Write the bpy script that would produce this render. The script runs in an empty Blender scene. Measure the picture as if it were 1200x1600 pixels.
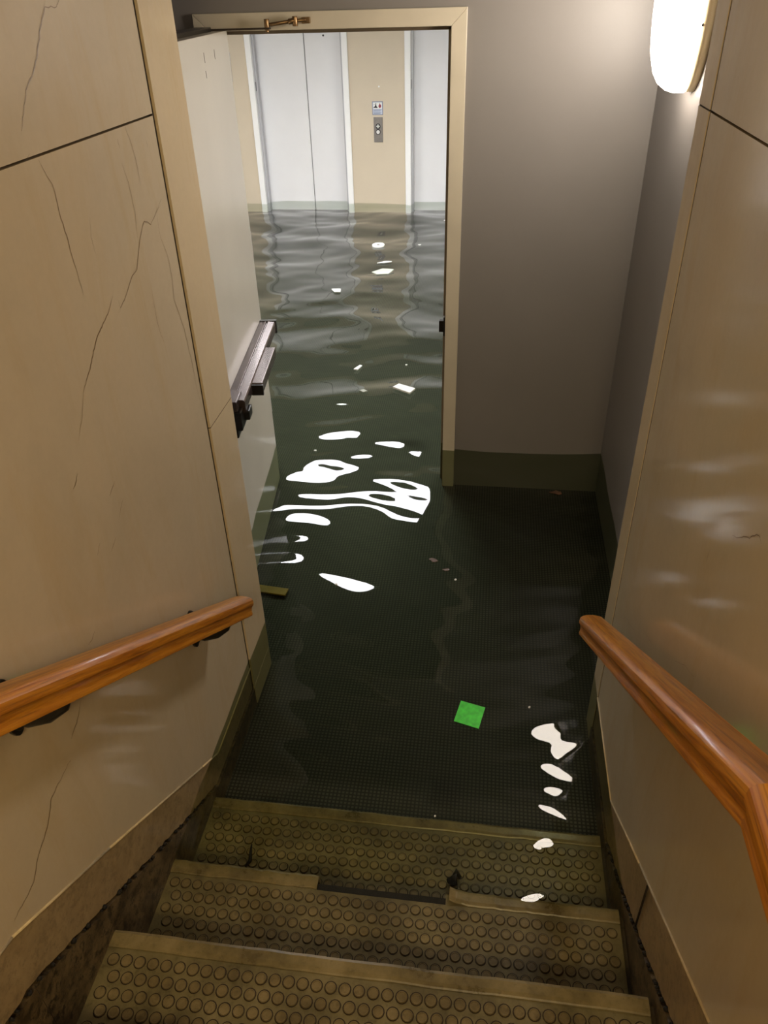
import bpy, bmesh, math, random
from mathutils import Vector, Matrix, noise
random.seed(7)
scene = bpy.context.scene
C = scene.collection

# ------------------------------------------------------------------ camera
# metres; z = 0 is the flood level, camera stands on the landing above it
cam_data = bpy.data.cameras.new('camera')
cam_data.sensor_width = 36.0
cam_data.lens = 1195.07 * 36.0 / 1600.0
cam_data.clip_start = 0.02
cam = bpy.data.objects.new('camera', cam_data)
C.objects.link(cam)
Rr = Vector((0.9910238927647319, 0.13129369505622918, -0.02517160320518065))
Ru = Vector((-0.05329175590792155, 0.5606756177556891, 0.8263188491172926))
Rf = Vector((-0.1226035591721858, 0.8175602835832709, -0.5626398048356994))
M = Matrix(((Rr.x, Ru.x, -Rf.x), (Rr.y, Ru.y, -Rf.y), (Rr.z, Ru.z, -Rf.z))).to_4x4()
M.translation = Vector((0, 0, 1.9))
cam.matrix_world = M
scene.camera = cam

# ------------------------------------------------------------------ world, exposure, lights
world = bpy.data.worlds.new('world'); scene.world = world
world.use_nodes = True
world.node_tree.nodes['Background'].inputs[0].default_value = (0.9, 0.8, 0.7, 1)
world.node_tree.nodes['Background'].inputs[1].default_value = 0.004
vs = scene.view_settings
vs.view_transform = 'Standard'; vs.look = 'None'; vs.gamma = 1.0; vs.exposure = 0.0
vs.use_curve_mapping = False
scene.cycles.use_denoising = True
scene.cycles.max_bounces = 10
scene.cycles.transparent_max_bounces = 12
scene.cycles.sample_clamp_indirect = 6.0
LAMP_E = 40.0          # wall lamp beside the doorway
LOBBY_E = 36.0          # ceiling panels of the lift lobby
STAIR_W = 26.0          # lamp further up the stairs, behind the camera


def area(name, loc, size, power, col, target):
    ld = bpy.data.lights.new(name, 'AREA'); ld.shape = 'DISK'
    ld.size = size; ld.energy = power; ld.color = col
    lo = bpy.data.objects.new(name, ld); C.objects.link(lo)
    lo.location = loc
    lo.rotation_euler = (Vector(target) - Vector(loc)).to_track_quat('-Z', 'Y').to_euler()
    return lo


area('stair_lamp_light', (0.10, -1.0, 2.55), 0.35, STAIR_W, (1.0, 0.77, 0.43), (-0.05, 0.9, 0.0))

# ------------------------------------------------------------------ helpers


class MB:
    """collects shapes into one mesh"""

    def __init__(s):
        s.v = []; s.f = []; s.m = []; s.sm = []

    def add(s, verts, faces, mi=0, smooth=False, M=None):
        b = len(s.v)
        for p in verts:
            p = Vector(p)
            s.v.append(M @ p if M is not None else p)
        for f in faces:
            s.f.append([b + i for i in f]); s.m.append(mi); s.sm.append(smooth)
        return s

    def box(s, a, b, mi=0, M=None):
        x0, y0, z0 = a; x1, y1, z1 = b
        vs_ = [(x0, y0, z0), (x1, y0, z0), (x1, y1, z0), (x0, y1, z0), (x0, y0, z1), (x1, y0, z1), (x1, y1, z1), (x0, y1, z1)]
        return s.add(vs_, [(0, 3, 2, 1), (4, 5, 6, 7), (0, 1, 5, 4), (1, 2, 6, 5), (2, 3, 7, 6), (3, 0, 4, 7)], mi, False, M)

    def prism(s, pts, x0, x1, mi=0):
        """polygon in the yz plane extruded along x"""
        n = len(pts)
        vs_ = [(x0, y, z) for y, z in pts] + [(x1, y, z) for y, z in pts]
        fs = [tuple(range(n)), tuple(range(2 * n - 1, n - 1, -1))]
        fs += [(i, (i + 1) % n, n + (i + 1) % n, n + i)[::-1] for i in range(n)]
        return s.add(vs_, fs, mi)

    def cyl(s, p0, p1, r0, r1=None, n=20, mi=0, smooth=True, caps=True):
        r1 = r0 if r1 is None else r1
        p0 = Vector(p0); p1 = Vector(p1); d = (p1 - p0).normalized()
        a = d.orthogonal().normalized(); b = d.cross(a)
        vs_ = []
        for p, r in ((p0, r0), (p1, r1)):
            for k in range(n):
                t = 2 * math.pi * k / n
                vs_.append(p + a * (r * math.cos(t)) + b * (r * math.sin(t)))
        fs = [(k, (k + 1) % n, n + (k + 1) % n, n + k) for k in range(n)]
        s.add(vs_, fs, mi, smooth)
        if caps:
            base = len(s.v) - 2 * n
            s.f.append([base + k for k in range(n)][::-1]); s.m.append(mi); s.sm.append(False)
            s.f.append([base + n + k for k in range(n)]); s.m.append(mi); s.sm.append(False)
        return s

    def tube(s, pts, r, n=12, mi=0):
        """tube through points; r a number or a list"""
        pts = [Vector(p) for p in pts]
        rs = r if isinstance(r, (list, tuple)) else [r] * len(pts)
        vs_ = []; up = None
        for i, p in enumerate(pts):
            d = (pts[min(i + 1, len(pts) - 1)] - pts[max(i - 1, 0)]).normalized()
            if up is None: up = d.orthogonal().normalized()
            up = (up - d * up.dot(d)).normalized(); b = d.cross(up)
            for k in range(n):
                t = 2 * math.pi * k / n
                vs_.append(p + up * (rs[i] * math.cos(t)) + b * (rs[i] * math.sin(t)))
        fs = []
        for i in range(len(pts) - 1):
            for k in range(n):
                fs.append((i * n + k, i * n + (k + 1) % n, (i + 1) * n + (k + 1) % n, (i + 1) * n + k))
        fs.append(tuple(range(n))[::-1]); fs.append(tuple((len(pts) - 1) * n + k for k in range(n)))
        return s.add(vs_, fs, mi, True)

    def build(s, name, mats, parent=None, bevel=0.0, loc=None):
        me = bpy.data.meshes.new(name)
        off = Vector(loc) if loc is not None else Vector((0, 0, 0))
        me.from_pydata([v - off for v in s.v], [], s.f)
        if not isinstance(mats, (list, tuple)): mats = [mats]
        for m in mats: me.materials.append(m)
        for p, mi, sm in zip(me.polygons, s.m, s.sm):
            p.material_index = mi; p.use_smooth = sm
        me.update()
        bm = bmesh.new(); bm.from_mesh(me); bmesh.ops.recalc_face_normals(bm, faces=bm.faces); bm.to_mesh(me); bm.free()
        o = bpy.data.objects.new(name, me); C.objects.link(o); o.location = off
        if parent is not None:
            o.parent = parent
            o.location = off - parent.location if loc is not None else -Vector(parent.location)
            if parent.parent is not None: o.location = -Vector(wloc(parent)) + off
        if bevel:
            md = o.modifiers.new('bevel', 'BEVEL'); md.width = bevel; md.segments = 2
            md.limit_method = 'ANGLE'; md.angle_limit = math.radians(35)
        return o


def wloc(o):
    p = Vector(o.location)
    while o.parent is not None:
        o = o.parent; p += Vector(o.location)
    return p


def thing(name, label, cat, loc=(0, 0, 0), group=None, kind=None):
    o = bpy.data.objects.new(name, None); C.objects.link(o); o.location = loc
    o.empty_display_size = 0.05
    tag(o, label, cat, group, kind)
    return o


def tag(o, label, cat, group=None, kind=None):
    if label: o['label'] = label
    if cat: o['category'] = cat
    if group: o['group'] = group
    if kind: o['kind'] = kind
    return o


def structure(o, label=None, cat=None):
    o['kind'] = 'structure'
    if label: o['label'] = label
    if cat: o['category'] = cat
    return o


# ------------------------------------------------------------------ materials
class NT:
    def __init__(s, name):
        s.mat = bpy.data.materials.new(name); s.mat.use_nodes = True
        s.t = s.mat.node_tree; s.n = s.t.nodes; s.p = s.n['Principled BSDF']

    def new(s, typ, **kw):
        n = s.n.new(typ)
        for k, v in kw.items():
            if k.startswith('i_'):
                key = k[2:].replace('_', ' ')
                n.inputs[key].default_value = v
            else: setattr(n, k, v)
        return n

    def link(s, a, b): s.t.links.new(a, b)

    def coords(s, scale=(1, 1, 1)):
        tc = s.new('ShaderNodeTexCoord'); mp = s.new('ShaderNodeMapping')
        mp.inputs['Scale'].default_value = scale
        s.link(tc.outputs['Object'], mp.inputs['Vector'])
        return mp.outputs['Vector']

    def noise(s, vec, scale, detail=4, rough=0.55, dist=0.0):
        n = s.new('ShaderNodeTexNoise'); n.inputs['Scale'].default_value = scale
        n.inputs['Detail'].default_value = detail; n.inputs['Roughness'].default_value = rough
        n.inputs['Distortion'].default_value = dist
        s.link(vec, n.inputs['Vector']); return n.outputs['Fac']

    def ramp(s, fac, stops):
        r = s.new('ShaderNodeValToRGB'); e = r.color_ramp.elements
        while len(e) < len(stops): e.new(0.5)
        for el, (p, c) in zip(e, stops):
            el.position = p; el.color = (*c, 1)
        s.link(fac, r.inputs['Fac']); return r.outputs['Color']

    def mix(s, fac, a, b, blend='MIX'):
        m = s.new('ShaderNodeMixRGB'); m.blend_type = blend
        for inp, v in ((m.inputs[0], fac), (m.inputs[1], a), (m.inputs[2], b)):
            if hasattr(v, 'links') or isinstance(v, bpy.types.NodeSocket): s.link(v, inp)
            elif isinstance(v, (int, float)): inp.default_value = v
            else: inp.default_value = (*v, 1)
        return m.outputs[0]

    def math(s, op, a, b=None, c=None):
        m = s.new('ShaderNodeMath'); m.operation = op
        for i, v in enumerate((a, b, c)):
            if v is None: continue
            if isinstance(v, bpy.types.NodeSocket): s.link(v, m.inputs[i])
            else: m.inputs[i].default_value = v
        return m.outputs[0]

    def bump(s, h, strength=0.3, dist=0.002):
        b = s.new('ShaderNodeBump'); b.inputs['Strength'].default_value = strength
        b.inputs['Distance'].default_value = dist
        s.link(h, b.inputs['Height']); s.link(b.outputs['Normal'], s.p.inputs['Normal'])


def plain(name, col, rough=0.5, metal=0.0, var=0.08, scale=6.0, bump=0.0, coat=0.0):
    m = NT(name); v = m.coords()
    f = m.noise(v, scale, 5)
    c = m.ramp(f, [(0.3, tuple(x * (1 - var) for x in col)), (0.7, tuple(min(1, x * (1 + var)) for x in col))])
    m.link(c, m.p.inputs['Base Color'])
    m.p.inputs['Roughness'].default_value = rough; m.p.inputs['Metallic'].default_value = metal
    if coat: m.p.inputs['Coat Weight'].default_value = coat; m.p.inputs['Coat Roughness'].default_value = 0.15
    if bump: m.bump(m.noise(v, 180, 3), bump, 0.001)
    return m.mat


def marble(name, base, dirt=0.0, rough=0.13):
    m = NT(name); v = m.coords()
    f = m.noise(v, 1.6, 6, 0.6, 0.6)
    c = m.ramp(f, [(0.25, tuple(x * 0.86 for x in base)), (0.5, base), (0.75, (base[0] * 1.07, base[1] * 1.03, base[2] * 0.97))])
    v2 = m.coords((1.0, 3.5, 0.7))
    st = m.noise(v2, 2.2, 5, 0.65, 1.2)
    c = m.mix(m.math('MULTIPLY', m.ramp(st, [(0.50, (0, 0, 0)), (0.72, (1, 1, 1))]), 0.30), c, (base[0] * 0.88, base[1] * 0.74, base[2] * 0.48))
    fine = m.noise(v, 60, 3)
    c = m.mix(0.10, c, m.ramp(fine, [(0.3, (base[0] * 0.7, base[1] * 0.7, base[2] * 0.7)), (0.7, base)]))
    if dirt:
        d = m.noise(v, 14, 8, 0.75)
        d2 = m.ramp(d, [(0.56 - dirt * 0.22, (1, 1, 1)), (0.66 - dirt * 0.05, (0, 0, 0))])
        d3 = m.ramp(d, [(0.35, (0, 0, 0)), (0.62, (1, 1, 1))])
        c = m.mix(m.math('MULTIPLY', d3, dirt), c, (0.030, 0.018, 0.007))
        del d2
    if dirt:
        sp2 = m.noise(v, 48, 5, 0.8)
        c = m.mix(m.math('MULTIPLY', m.ramp(sp2, [(0.50, (0, 0, 0)), (0.60, (1, 1, 1))]), dirt), c, (0.014, 0.009, 0.004))
    m.link(c, m.p.inputs['Base Color'])
    m.p.inputs['Roughness'].default_value = rough
    m.p.inputs['IOR'].default_value = 1.5
    return m.mat


MARBLE = marble('cream_marble', (0.64, 0.545, 0.40))
MARBLE_EDGE = marble('cream_marble_edge', (0.70, 0.58, 0.40))
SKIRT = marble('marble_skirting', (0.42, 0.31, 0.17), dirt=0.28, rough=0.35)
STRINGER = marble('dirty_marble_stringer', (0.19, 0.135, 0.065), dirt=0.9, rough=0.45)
VEIN = plain('marble_vein', (0.20, 0.13, 0.065), 0.4, var=0.3, scale=40)
JOINT_SHADE = plain('dark_joint_and_shade', (0.030, 0.018, 0.008), 0.8, var=0.4, scale=40)
GROUT = plain('pale_grout_bead', (0.62, 0.50, 0.30), 0.5, var=0.2, scale=30)
DIRT_SHADE = plain('black_grime_and_shade', (0.008, 0.006, 0.004), 0.8, var=0.5, scale=60)
GREY = plain('grey_paint', (0.225, 0.208, 0.195), 0.42, var=0.03, scale=3, bump=0.12)
CREAM_P = plain('cream_paint', (0.62, 0.53, 0.38), 0.38, var=0.04, scale=4)
FRAME_P = plain('door_frame_paint', (0.60, 0.54, 0.42), 0.35, var=0.05, scale=6)
FRAME_D = plain('door_stop_paint', (0.16, 0.12, 0.075), 0.5, var=0.1, scale=6)
LEAF_P = plain('door_leaf_paint', (0.72, 0.68, 0.58), 0.22, var=0.03, scale=3)
YELLOW_W = plain('lobby_wall_paint', (0.62, 0.535, 0.405), 0.5, var=0.03, scale=3)
LIFT_W = plain('lift_door_white', (0.78, 0.78, 0.79), 0.4, var=0.02, scale=3)
LIFT_F = plain('lift_frame_white', (0.90, 0.90, 0.89), 0.35, var=0.02, scale=3)
LIFT_G = plain('lift_jamb_grey', (0.50, 0.50, 0.52), 0.4, var=0.02, scale=3)
SEAM = plain('lift_seam_grey', (0.20, 0.20, 0.21), 0.5)
CEIL = plain('white_ceiling', (0.24, 0.235, 0.225), 0.8, var=0.02)
BLACK_M = plain('black_metal', (0.012, 0.010, 0.009), 0.32, var=0.2, scale=20)
BRONZE = plain('bronze_bar', (0.115, 0.085, 0.080), 0.26, 0.55, var=0.12, scale=30)
BRASS = plain('worn_brass', (0.30, 0.19, 0.095), 0.30, 0.9, var=0.25, scale=30)
STEEL = plain('brushed_steel', (0.30, 0.28, 0.27), 0.4, 0.7, var=0.08, scale=50)
BUTTON = plain('button_white', (0.85, 0.85, 0.83), 0.3)
GREEN = plain('green_paper', (0.07, 0.80, 0.055), 0.35, var=0.22, scale=45)
WHITE_PP = plain('white_paper', (0.85, 0.86, 0.83), 0.5, var=0.05)
PALE_PP = plain('soggy_pale_paper', (0.42, 0.45, 0.38), 0.5, var=0.1)
YELLOW_P = plain('yellow_plastic', (0.42, 0.28, 0.05), 0.5, var=0.15, scale=20)
LEAFM = plain('wet_brown_leaf', (0.10, 0.045, 0.02), 0.3, var=0.5, scale=60)
SIGN_W = plain('sign_pale_blue', (0.55, 0.60, 0.70), 0.4)
SIGN_B = plain('sign_border_blue', (0.20, 0.23, 0.34), 0.4)
SIGN_K = plain('sign_black_ink', (0.015, 0.015, 0.02), 0.5)
SIGN_R = plain('sign_red_ink', (0.30, 0.05, 0.07), 0.5)
LAMP_BASE = plain('lamp_base_cream', (0.75, 0.62, 0.38), 0.4)


def emitter(name, col, e):
    m = NT(name)
    m.p.inputs['Base Color'].default_value = (0.8, 0.8, 0.8, 1)
    m.p.inputs['Emission Color'].default_value = (*col, 1)
    m.p.inputs['Emission Strength'].default_value = e
    return m.mat


LAMP_G = emitter('lamp_diffuser_glass', (1.0, 0.89, 0.77), LAMP_E)
LOBBY_G = emitter('lobby_panel_glass', (0.98, 0.985, 1.0), LOBBY_E)


def wood(name, tilt):
    m = NT(name)
    tc = m.new('ShaderNodeTexCoord'); r1 = m.new('ShaderNodeMapping'); r1.inputs['Rotation'].default_value = (tilt, 0, 0)
    m.link(tc.outputs['Object'], r1.inputs['Vector'])

    def al(sc):
        mp = m.new('ShaderNodeMapping'); mp.inputs['Scale'].default_value = sc
        m.link(r1.outputs['Vector'], mp.inputs['Vector']); return mp.outputs['Vector']
    v = al((26, 1.3, 26))
    w = m.noise(v, 3.0, 6, 0.62, 1.4)
    c = m.ramp(w, [(0.28, (0.24, 0.075, 0.005)), (0.45, (0.47, 0.165, 0.010)), (0.60, (0.60, 0.245, 0.018)), (0.8, (0.68, 0.31, 0.03))])
    v2 = al((90, 2.4, 90))
    g = m.noise(v2, 3.0, 3)
    c = m.mix(m.math('MULTIPLY', m.ramp(g, [(0.55, (0, 0, 0)), (0.68, (1, 1, 1))]), 0.55), c, (0.13, 0.040, 0.008))
    m.link(c, m.p.inputs['Base Color'])
    m.p.inputs['Roughness'].default_value = 0.35
    m.p.inputs['Coat Weight'].default_value = 0.3
    m.p.inputs['Coat Roughness'].default_value = 0.12
    return m.mat


WOOD = wood('varnished_oak', .594)
WOOD_LEVEL = wood('varnished_oak_level', 0.0)


def rubber(name, base, worn, rough=0.42):
    m = NT(name); v = m.coords()
    f = m.noise(v, 7, 7, 0.7)
    c = m.ramp(f, [(0.30, tuple(x * 0.42 for x in base)), (0.5, base), (0.70, worn)])
    g = m.noise(v, 55, 4, 0.7)
    c = m.mix(m.math('MULTIPLY', m.ramp(g, [(0.56, (0, 0, 0)), (0.70, (1, 1, 1))]), 0.5), c, tuple(x * 0.35 for x in base))
    m.link(c, m.p.inputs['Base Color'])
    m.link(m.ramp(f, [(0.3, (rough - .08,) * 3), (0.7, (rough + .12,) * 3)]), m.p.inputs['Roughness'])
    m.bump(g, 0.25, 0.001)
    return m.mat


TREAD = rubber('studded_rubber_olive', (0.172, 0.142, 0.062), (0.26, 0.215, 0.10))
NOSE = rubber('rubber_nosing', (0.22, 0.172, 0.075), (0.33, 0.26, 0.13), 0.32)
STUD = rubber('rubber_stud_tops', (0.19, 0.145, 0.065), (0.32, 0.25, 0.12), 0.34)
RISER = rubber('riser_rubber', (0.05, 0.036, 0.016), (0.08, 0.06, 0.028))


def floor_mat(name, dark, lite):
    """rubber tiles with a fine one-centimetre waffle of raised squares"""
    m = NT(name)
    tc = m.new('ShaderNodeTexCoord'); sp = m.new('ShaderNodeSeparateXYZ')
    m.link(tc.outputs['Object'], sp.inputs[0])
    P = 0.0125

    def saw(o):
        a = m.math('PINGPONG', m.math('MULTIPLY', o, 1 / P), 0.5)
        return m.math('SMOOTH_MIN', m.math('MULTIPLY', m.math('SUBTRACT', a, 0.10), 5.0), 1.0, 0.2)
    h = m.math('MULTIPLY', m.math('MAXIMUM', saw(sp.outputs[0]), 0.0), m.math('MAXIMUM', saw(sp.outputs[1]), 0.0))
    c = m.mix(h, dark, lite)
    n = m.noise(tc.outputs['Object'], 2.0, 6, 0.7)
    c = m.mix(m.math('MULTIPLY', m.ramp(n, [(0.35, (1, 1, 1)), (0.6, (0, 0, 0))]), 0.45), c, tuple(x * 0.5 for x in dark))
    m.link(c, m.p.inputs['Base Color']); m.p.inputs['Roughness'].default_value = 0.6
    return m.mat


FLOOR = floor_mat('dark_waffle_floor', (0.004, 0.0038, 0.0025), (0.085, 0.080, 0.060))


def water_mat():
    m = NT('flood_water'); t = m.t
    m.n.remove(m.p)
    out = m.n['Material Output']
    geo = m.new('ShaderNodeNewGeometry')
    dt = m.new('ShaderNodeVectorMath'); dt.operation = 'DOT_PRODUCT'
    m.link(geo.outputs['Normal'], dt.inputs[0]); m.link(geo.outputs['Incoming'], dt.inputs[1])
    c = m.math('ABSOLUTE', dt.outputs['Value'])
    k = m.math('POWER', m.math('SUBTRACT', 1.0, c), 5.0)
    F = m.math('ADD', m.math('MULTIPLY', k, 0.98), 0.02)
    tc = m.new('ShaderNodeTexCoord'); sp = m.new('ShaderNodeSeparateXYZ'); m.link(tc.outputs['Object'], sp.inputs[0])
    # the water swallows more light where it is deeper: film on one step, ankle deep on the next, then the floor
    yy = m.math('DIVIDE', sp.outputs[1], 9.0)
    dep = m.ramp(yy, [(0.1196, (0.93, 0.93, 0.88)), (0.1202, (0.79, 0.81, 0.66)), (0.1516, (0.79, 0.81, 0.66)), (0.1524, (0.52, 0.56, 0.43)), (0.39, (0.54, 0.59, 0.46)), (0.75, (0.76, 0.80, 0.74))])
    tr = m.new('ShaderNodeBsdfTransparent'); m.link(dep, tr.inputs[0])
    gl = m.new('ShaderNodeBsdfGlossy'); gl.inputs['Roughness'].default_value = 0.0
    gl.inputs['Color'].default_value = (1, 1, 1, 1)
    mx = m.new('ShaderNodeMixShader')
    m.link(F, mx.inputs[0]); m.link(tr.outputs[0], mx.inputs[1]); m.link(gl.outputs[0], mx.inputs[2])
    m.link(mx.outputs[0], out.inputs['Surface'])
    return m.mat


WATER = water_mat()

# ------------------------------------------------------------------ key levels
XL, XR = -0.76, 0.412       # faces of the marble stair walls
YB = 3.357                  # grey wall with the doorway
YF = 8.62                   # lift wall of the lobby
FZ = -0.215                 # lobby floor, raised to its apparent depth in place of refraction
XG = 0.577                  # grey side wall
GL, GR = -1.35, XG
TOP = 2.65

VEINS_L = [
  (0.004, [(1.491,1.902), (1.476,1.891), (1.438,1.893), (1.401,1.859), (1.376,1.828), (1.352,1.807), (1.320,1.787), (1.298,1.762), (1.269,1.729)]),
  (0.003, [(1.299,1.683), (1.308,1.660), (1.322,1.637), (1.322,1.595), (1.326,1.550), (1.328,1.504), (1.333,1.442)]),
  (0.002, [(1.653,1.684), (1.671,1.637), (1.675,1.599), (1.675,1.567)]),
  (0.002, [(1.608,1.670), (1.607,1.651)]),
  (0.002, [(1.746,1.647), (1.745,1.631)]),
  (0.0018, [(1.605,1.623), (1.617,1.585), (1.620,1.527), (1.607,1.463)]),
  (0.0028, [(1.770,1.518), (1.710,1.492), (1.687,1.484), (1.657,1.498), (1.611,1.463), (1.576,1.418), (1.538,1.409), (1.496,1.381), (1.465,1.372), (1.461,1.389)]),
  (0.0038, [(1.443,1.402), (1.407,1.379), (1.372,1.365), (1.347,1.355), (1.318,1.334), (1.297,1.316), (1.267,1.296), (1.245,1.281)]),
  (0.0015, [(1.245,1.281), (1.220,1.245), (1.185,1.209)]),
  (0.0022, [(1.733,1.508), (1.725,1.446), (1.749,1.396), (1.751,1.350), (1.739,1.292), (1.769,1.208), (1.776,1.136), (1.781,1.034), (1.803,0.927)]),
  (0.0018, [(1.625,1.357), (1.623,1.301), (1.627,1.254), (1.638,1.227)]),
  (0.003, [(1.152,1.158), (1.139,1.144), (1.126,1.140)]),
  (0.0022, [(1.273,1.065), (1.240,1.050)]),
  (0.002, [(1.287,1.011), (1.254,0.987)]),
  (0.002, [(1.159,0.989), (1.140,0.971)]),
  (0.002, [(1.222,0.956), (1.189,0.943)]),
  (0.0022, [(1.058,0.842), (1.039,0.834), (1.023,0.835)]),
  (0.0028, [(0.950,0.763), (0.926,0.735), (0.904,0.724), (0.885,0.718)]),
  (0.0032, [(0.864,0.681), (0.849,0.682), (0.826,0.679), (0.805,0.678), (0.783,0.674), (0.763,0.650), (0.741,0.633), (0.705,0.619), (0.669,0.587), (0.641,0.585), (0.616,0.588), (0.602,0.584)]),
  (0.001, [(1.275,1.695), (1.260,1.688)]),
  (0.0014, [(1.424,1.560), (1.412,1.527), (1.413,1.509), (1.414,1.491)]),
]
VEINS_R = [
  (0.003, [(1.070,1.153), (1.043,1.169), (1.021,1.188), (1.004,1.197), (0.986,1.217), (0.971,1.224), (0.959,1.219)]),
  (0.0022, [(1.719,0.411), (1.664,0.439), (1.610,0.487), (1.557,0.508), (1.513,0.534), (1.472,0.539)]),
  (0.002, [(1.437,0.604), (1.395,0.623), (1.356,0.640), (1.340,0.634)]),
  (0.0012, [(1.178,0.760), (1.122,0.805), (1.061,0.837)]),
  (0.002, [(1.153,1.062), (1.153,1.035)]),
]



def ribbon(mb, x, pts, w, mi, side):
    """thin vein following a polyline on a yz wall"""
    # refine and roughen
    fine = []
    for (a, b) in zip(pts, pts[1:]):
        for k in range(4):
            t = k / 4
            fine.append((a[0] + (b[0] - a[0]) * t + random.uniform(-.0016, .0016), a[1] + (b[1] - a[1]) * t + random.uniform(-.0016, .0016)))
    fine.append(pts[-1])
    vs_, fs = [], []
    n = len(fine)
    for i, (y, z) in enumerate(fine):
        a = Vector(fine[max(i - 1, 0)]); b = Vector(fine[min(i + 1, n - 1)])
        d = (b - a).normalized() if (b - a).length > 1e-6 else Vector((0, 1))
        q = Vector((-d.y, d.x)) * (w * 0.36 * (0.12 + 0.6 * math.sin(math.pi * i / (n - 1)) + random.uniform(0, .28)))
        vs_ += [(x + side * .0006, y + q.x, z + q.y), (x + side * .0006, y - q.x, z - q.y)]
    fs = [(2 * i, 2 * i + 1, 2 * i + 3, 2 * i + 2) for i in range(n - 1)]
    mb.add(vs_, fs, mi)


def ragged(pts, step=0.02, amp=0.004):
    out = []
    for (a, b) in zip(pts, pts[1:]):
        L = math.hypot(b[0] - a[0], b[1] - a[1]); n = max(1, int(L / step))
        for k in range(n):
            t = k / n
            out.append((a[0] + (b[0] - a[0]) * t, a[1] + (b[1] - a[1]) * t + random.uniform(-amp, amp)))
    out.append(pts[-1]); return out


# ------------------------------------------------------------------ marble stair walls
def stair_wall(name, x, side, yj, yend, strip_joint, L1, L2, veins, label, vj):
    """x: face plane; side: +1 when the face looks to +x"""
    t = 0.02 * side
    g = 0.0022
    JZ = 1.688
    mb = MB()
    # core behind the slabs
    mb.box((min(x - t * 1.4, x - t * 6), -2.4, FZ - .1), (max(x - t * 1.4, x - t * 6), yend - .006, TOP), 4)
    # main slabs
    lo = [(y, z + g) for y, z in L1]
    mb.prism([(-2.4, lo[-1][1])] + lo[::-1] + [(yj - .008, lo[0][1]), (yj - .008, JZ - g), (-2.4, JZ - g)], x - t, x, 0)
    mb.box((min(x - t, x), -2.4, JZ + g), (max(x - t, x), yj - .008, TOP), 0)
    mb.box((min(x - t, x - .0015 * side), yj - .0075, FZ - .08), (max(x - t, x - .0015 * side), yj + .004, TOP), 4)
    # end strip, a little proud of the slabs
    xs = x + (0.005 if side > 0 else .0008) * side
    segs = [FZ - .08] + strip_joint + [TOP]
    for a, b in zip(segs, segs[1:]):
        mb.box((min(x - t * 6, xs), yj + g * 1.5, a + g * .8), (max(x - t * 6, xs), yend, b - g * .8), 1)
    for zj in strip_joint:
        mb.box((min(x - t, xs - .0012 * side), yj + .005, zj - .003), (max(x - t, xs - .0012 * side), yend - .0012, zj + .003), 4)
    # skirting and stringer follow the stairs
    sk = [(y, z - g) for y, z in L1]
    k2 = ragged(L2)
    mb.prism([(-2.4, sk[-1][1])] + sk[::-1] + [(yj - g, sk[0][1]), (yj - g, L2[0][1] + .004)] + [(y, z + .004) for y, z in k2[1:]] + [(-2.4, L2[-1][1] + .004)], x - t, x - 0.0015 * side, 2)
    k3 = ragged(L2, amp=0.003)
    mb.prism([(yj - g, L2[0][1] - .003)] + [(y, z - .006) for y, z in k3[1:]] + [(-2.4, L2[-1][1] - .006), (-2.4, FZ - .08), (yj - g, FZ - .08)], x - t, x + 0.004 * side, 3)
    # pale bead of grout along the slab's lower edge
    pts = [(y, z) for y, z in L1]
    for a, b in zip(pts, pts[1:]):
        mb.tube([(x + .0005 * side, a[0], a[1]), (x + .0005 * side, b[0], b[1])], 0.0030, 6, 5)
    mb.tube([(x + .0005 * side, pts[0][0], pts[0][1]), (x + .0005 * side, yj, pts[0][1])], 0.0026, 6, 5)
    # grime lumps in the crack above the stringer
    for (a, b) in zip(k3, k3[1:]):
        if random.random() < 0.8 and a[0] < 1.3:
            t2 = random.random()
            y = a[0] + (b[0] - a[0]) * t2; z = a[1] + (b[1] - a[1]) * t2
            r = random.uniform(.0025, .007)
            mb.cyl((x - .002 * side, y, z), (x + .005 * side, y + random.uniform(-.002, .002), z), r, r * .6, 7, 6)
    # upright joint of the skirting or stringer
    for ja, jb_ in vj: mb.tube([(x + .002 * side, ja[0], ja[1]), (x + .002 * side, jb_[0], jb_[1])], .0024, 6, 4)
    for w, pl in veins: ribbon(mb, x, pl, w, 7, side)
    o = mb.build(name, [MARBLE, MARBLE_EDGE, SKIRT, STRINGER, JOINT_SHADE, GROUT, DIRT_SHADE, VEIN])
    structure(o, label, 'wall')
    return o


L1L = [(1.45, -.036), (1.338, .042), (.874, .370), (.583, .566), (.48, .60)]
L2L = [(1.42, -.135), (1.155, .028), (.838, .242), (.579, .414), (.44, .46)]
L1R = [(1.386, .004), (1.064, .222), (.611, .519), (.48, .60)]
L2R = [(1.36, -.130), (1.183, -.034), (.943, .117), (.708, .28), (.44, .45)]
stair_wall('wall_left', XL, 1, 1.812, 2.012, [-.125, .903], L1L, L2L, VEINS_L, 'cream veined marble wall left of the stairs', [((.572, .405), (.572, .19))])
stair_wall('wall_right', XR, -1, 1.768, 1.872, [1.688], L1R, L2R, VEINS_R, 'cream veined marble wall right of the stairs', [((.985, .27), (.985, .10))])


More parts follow.
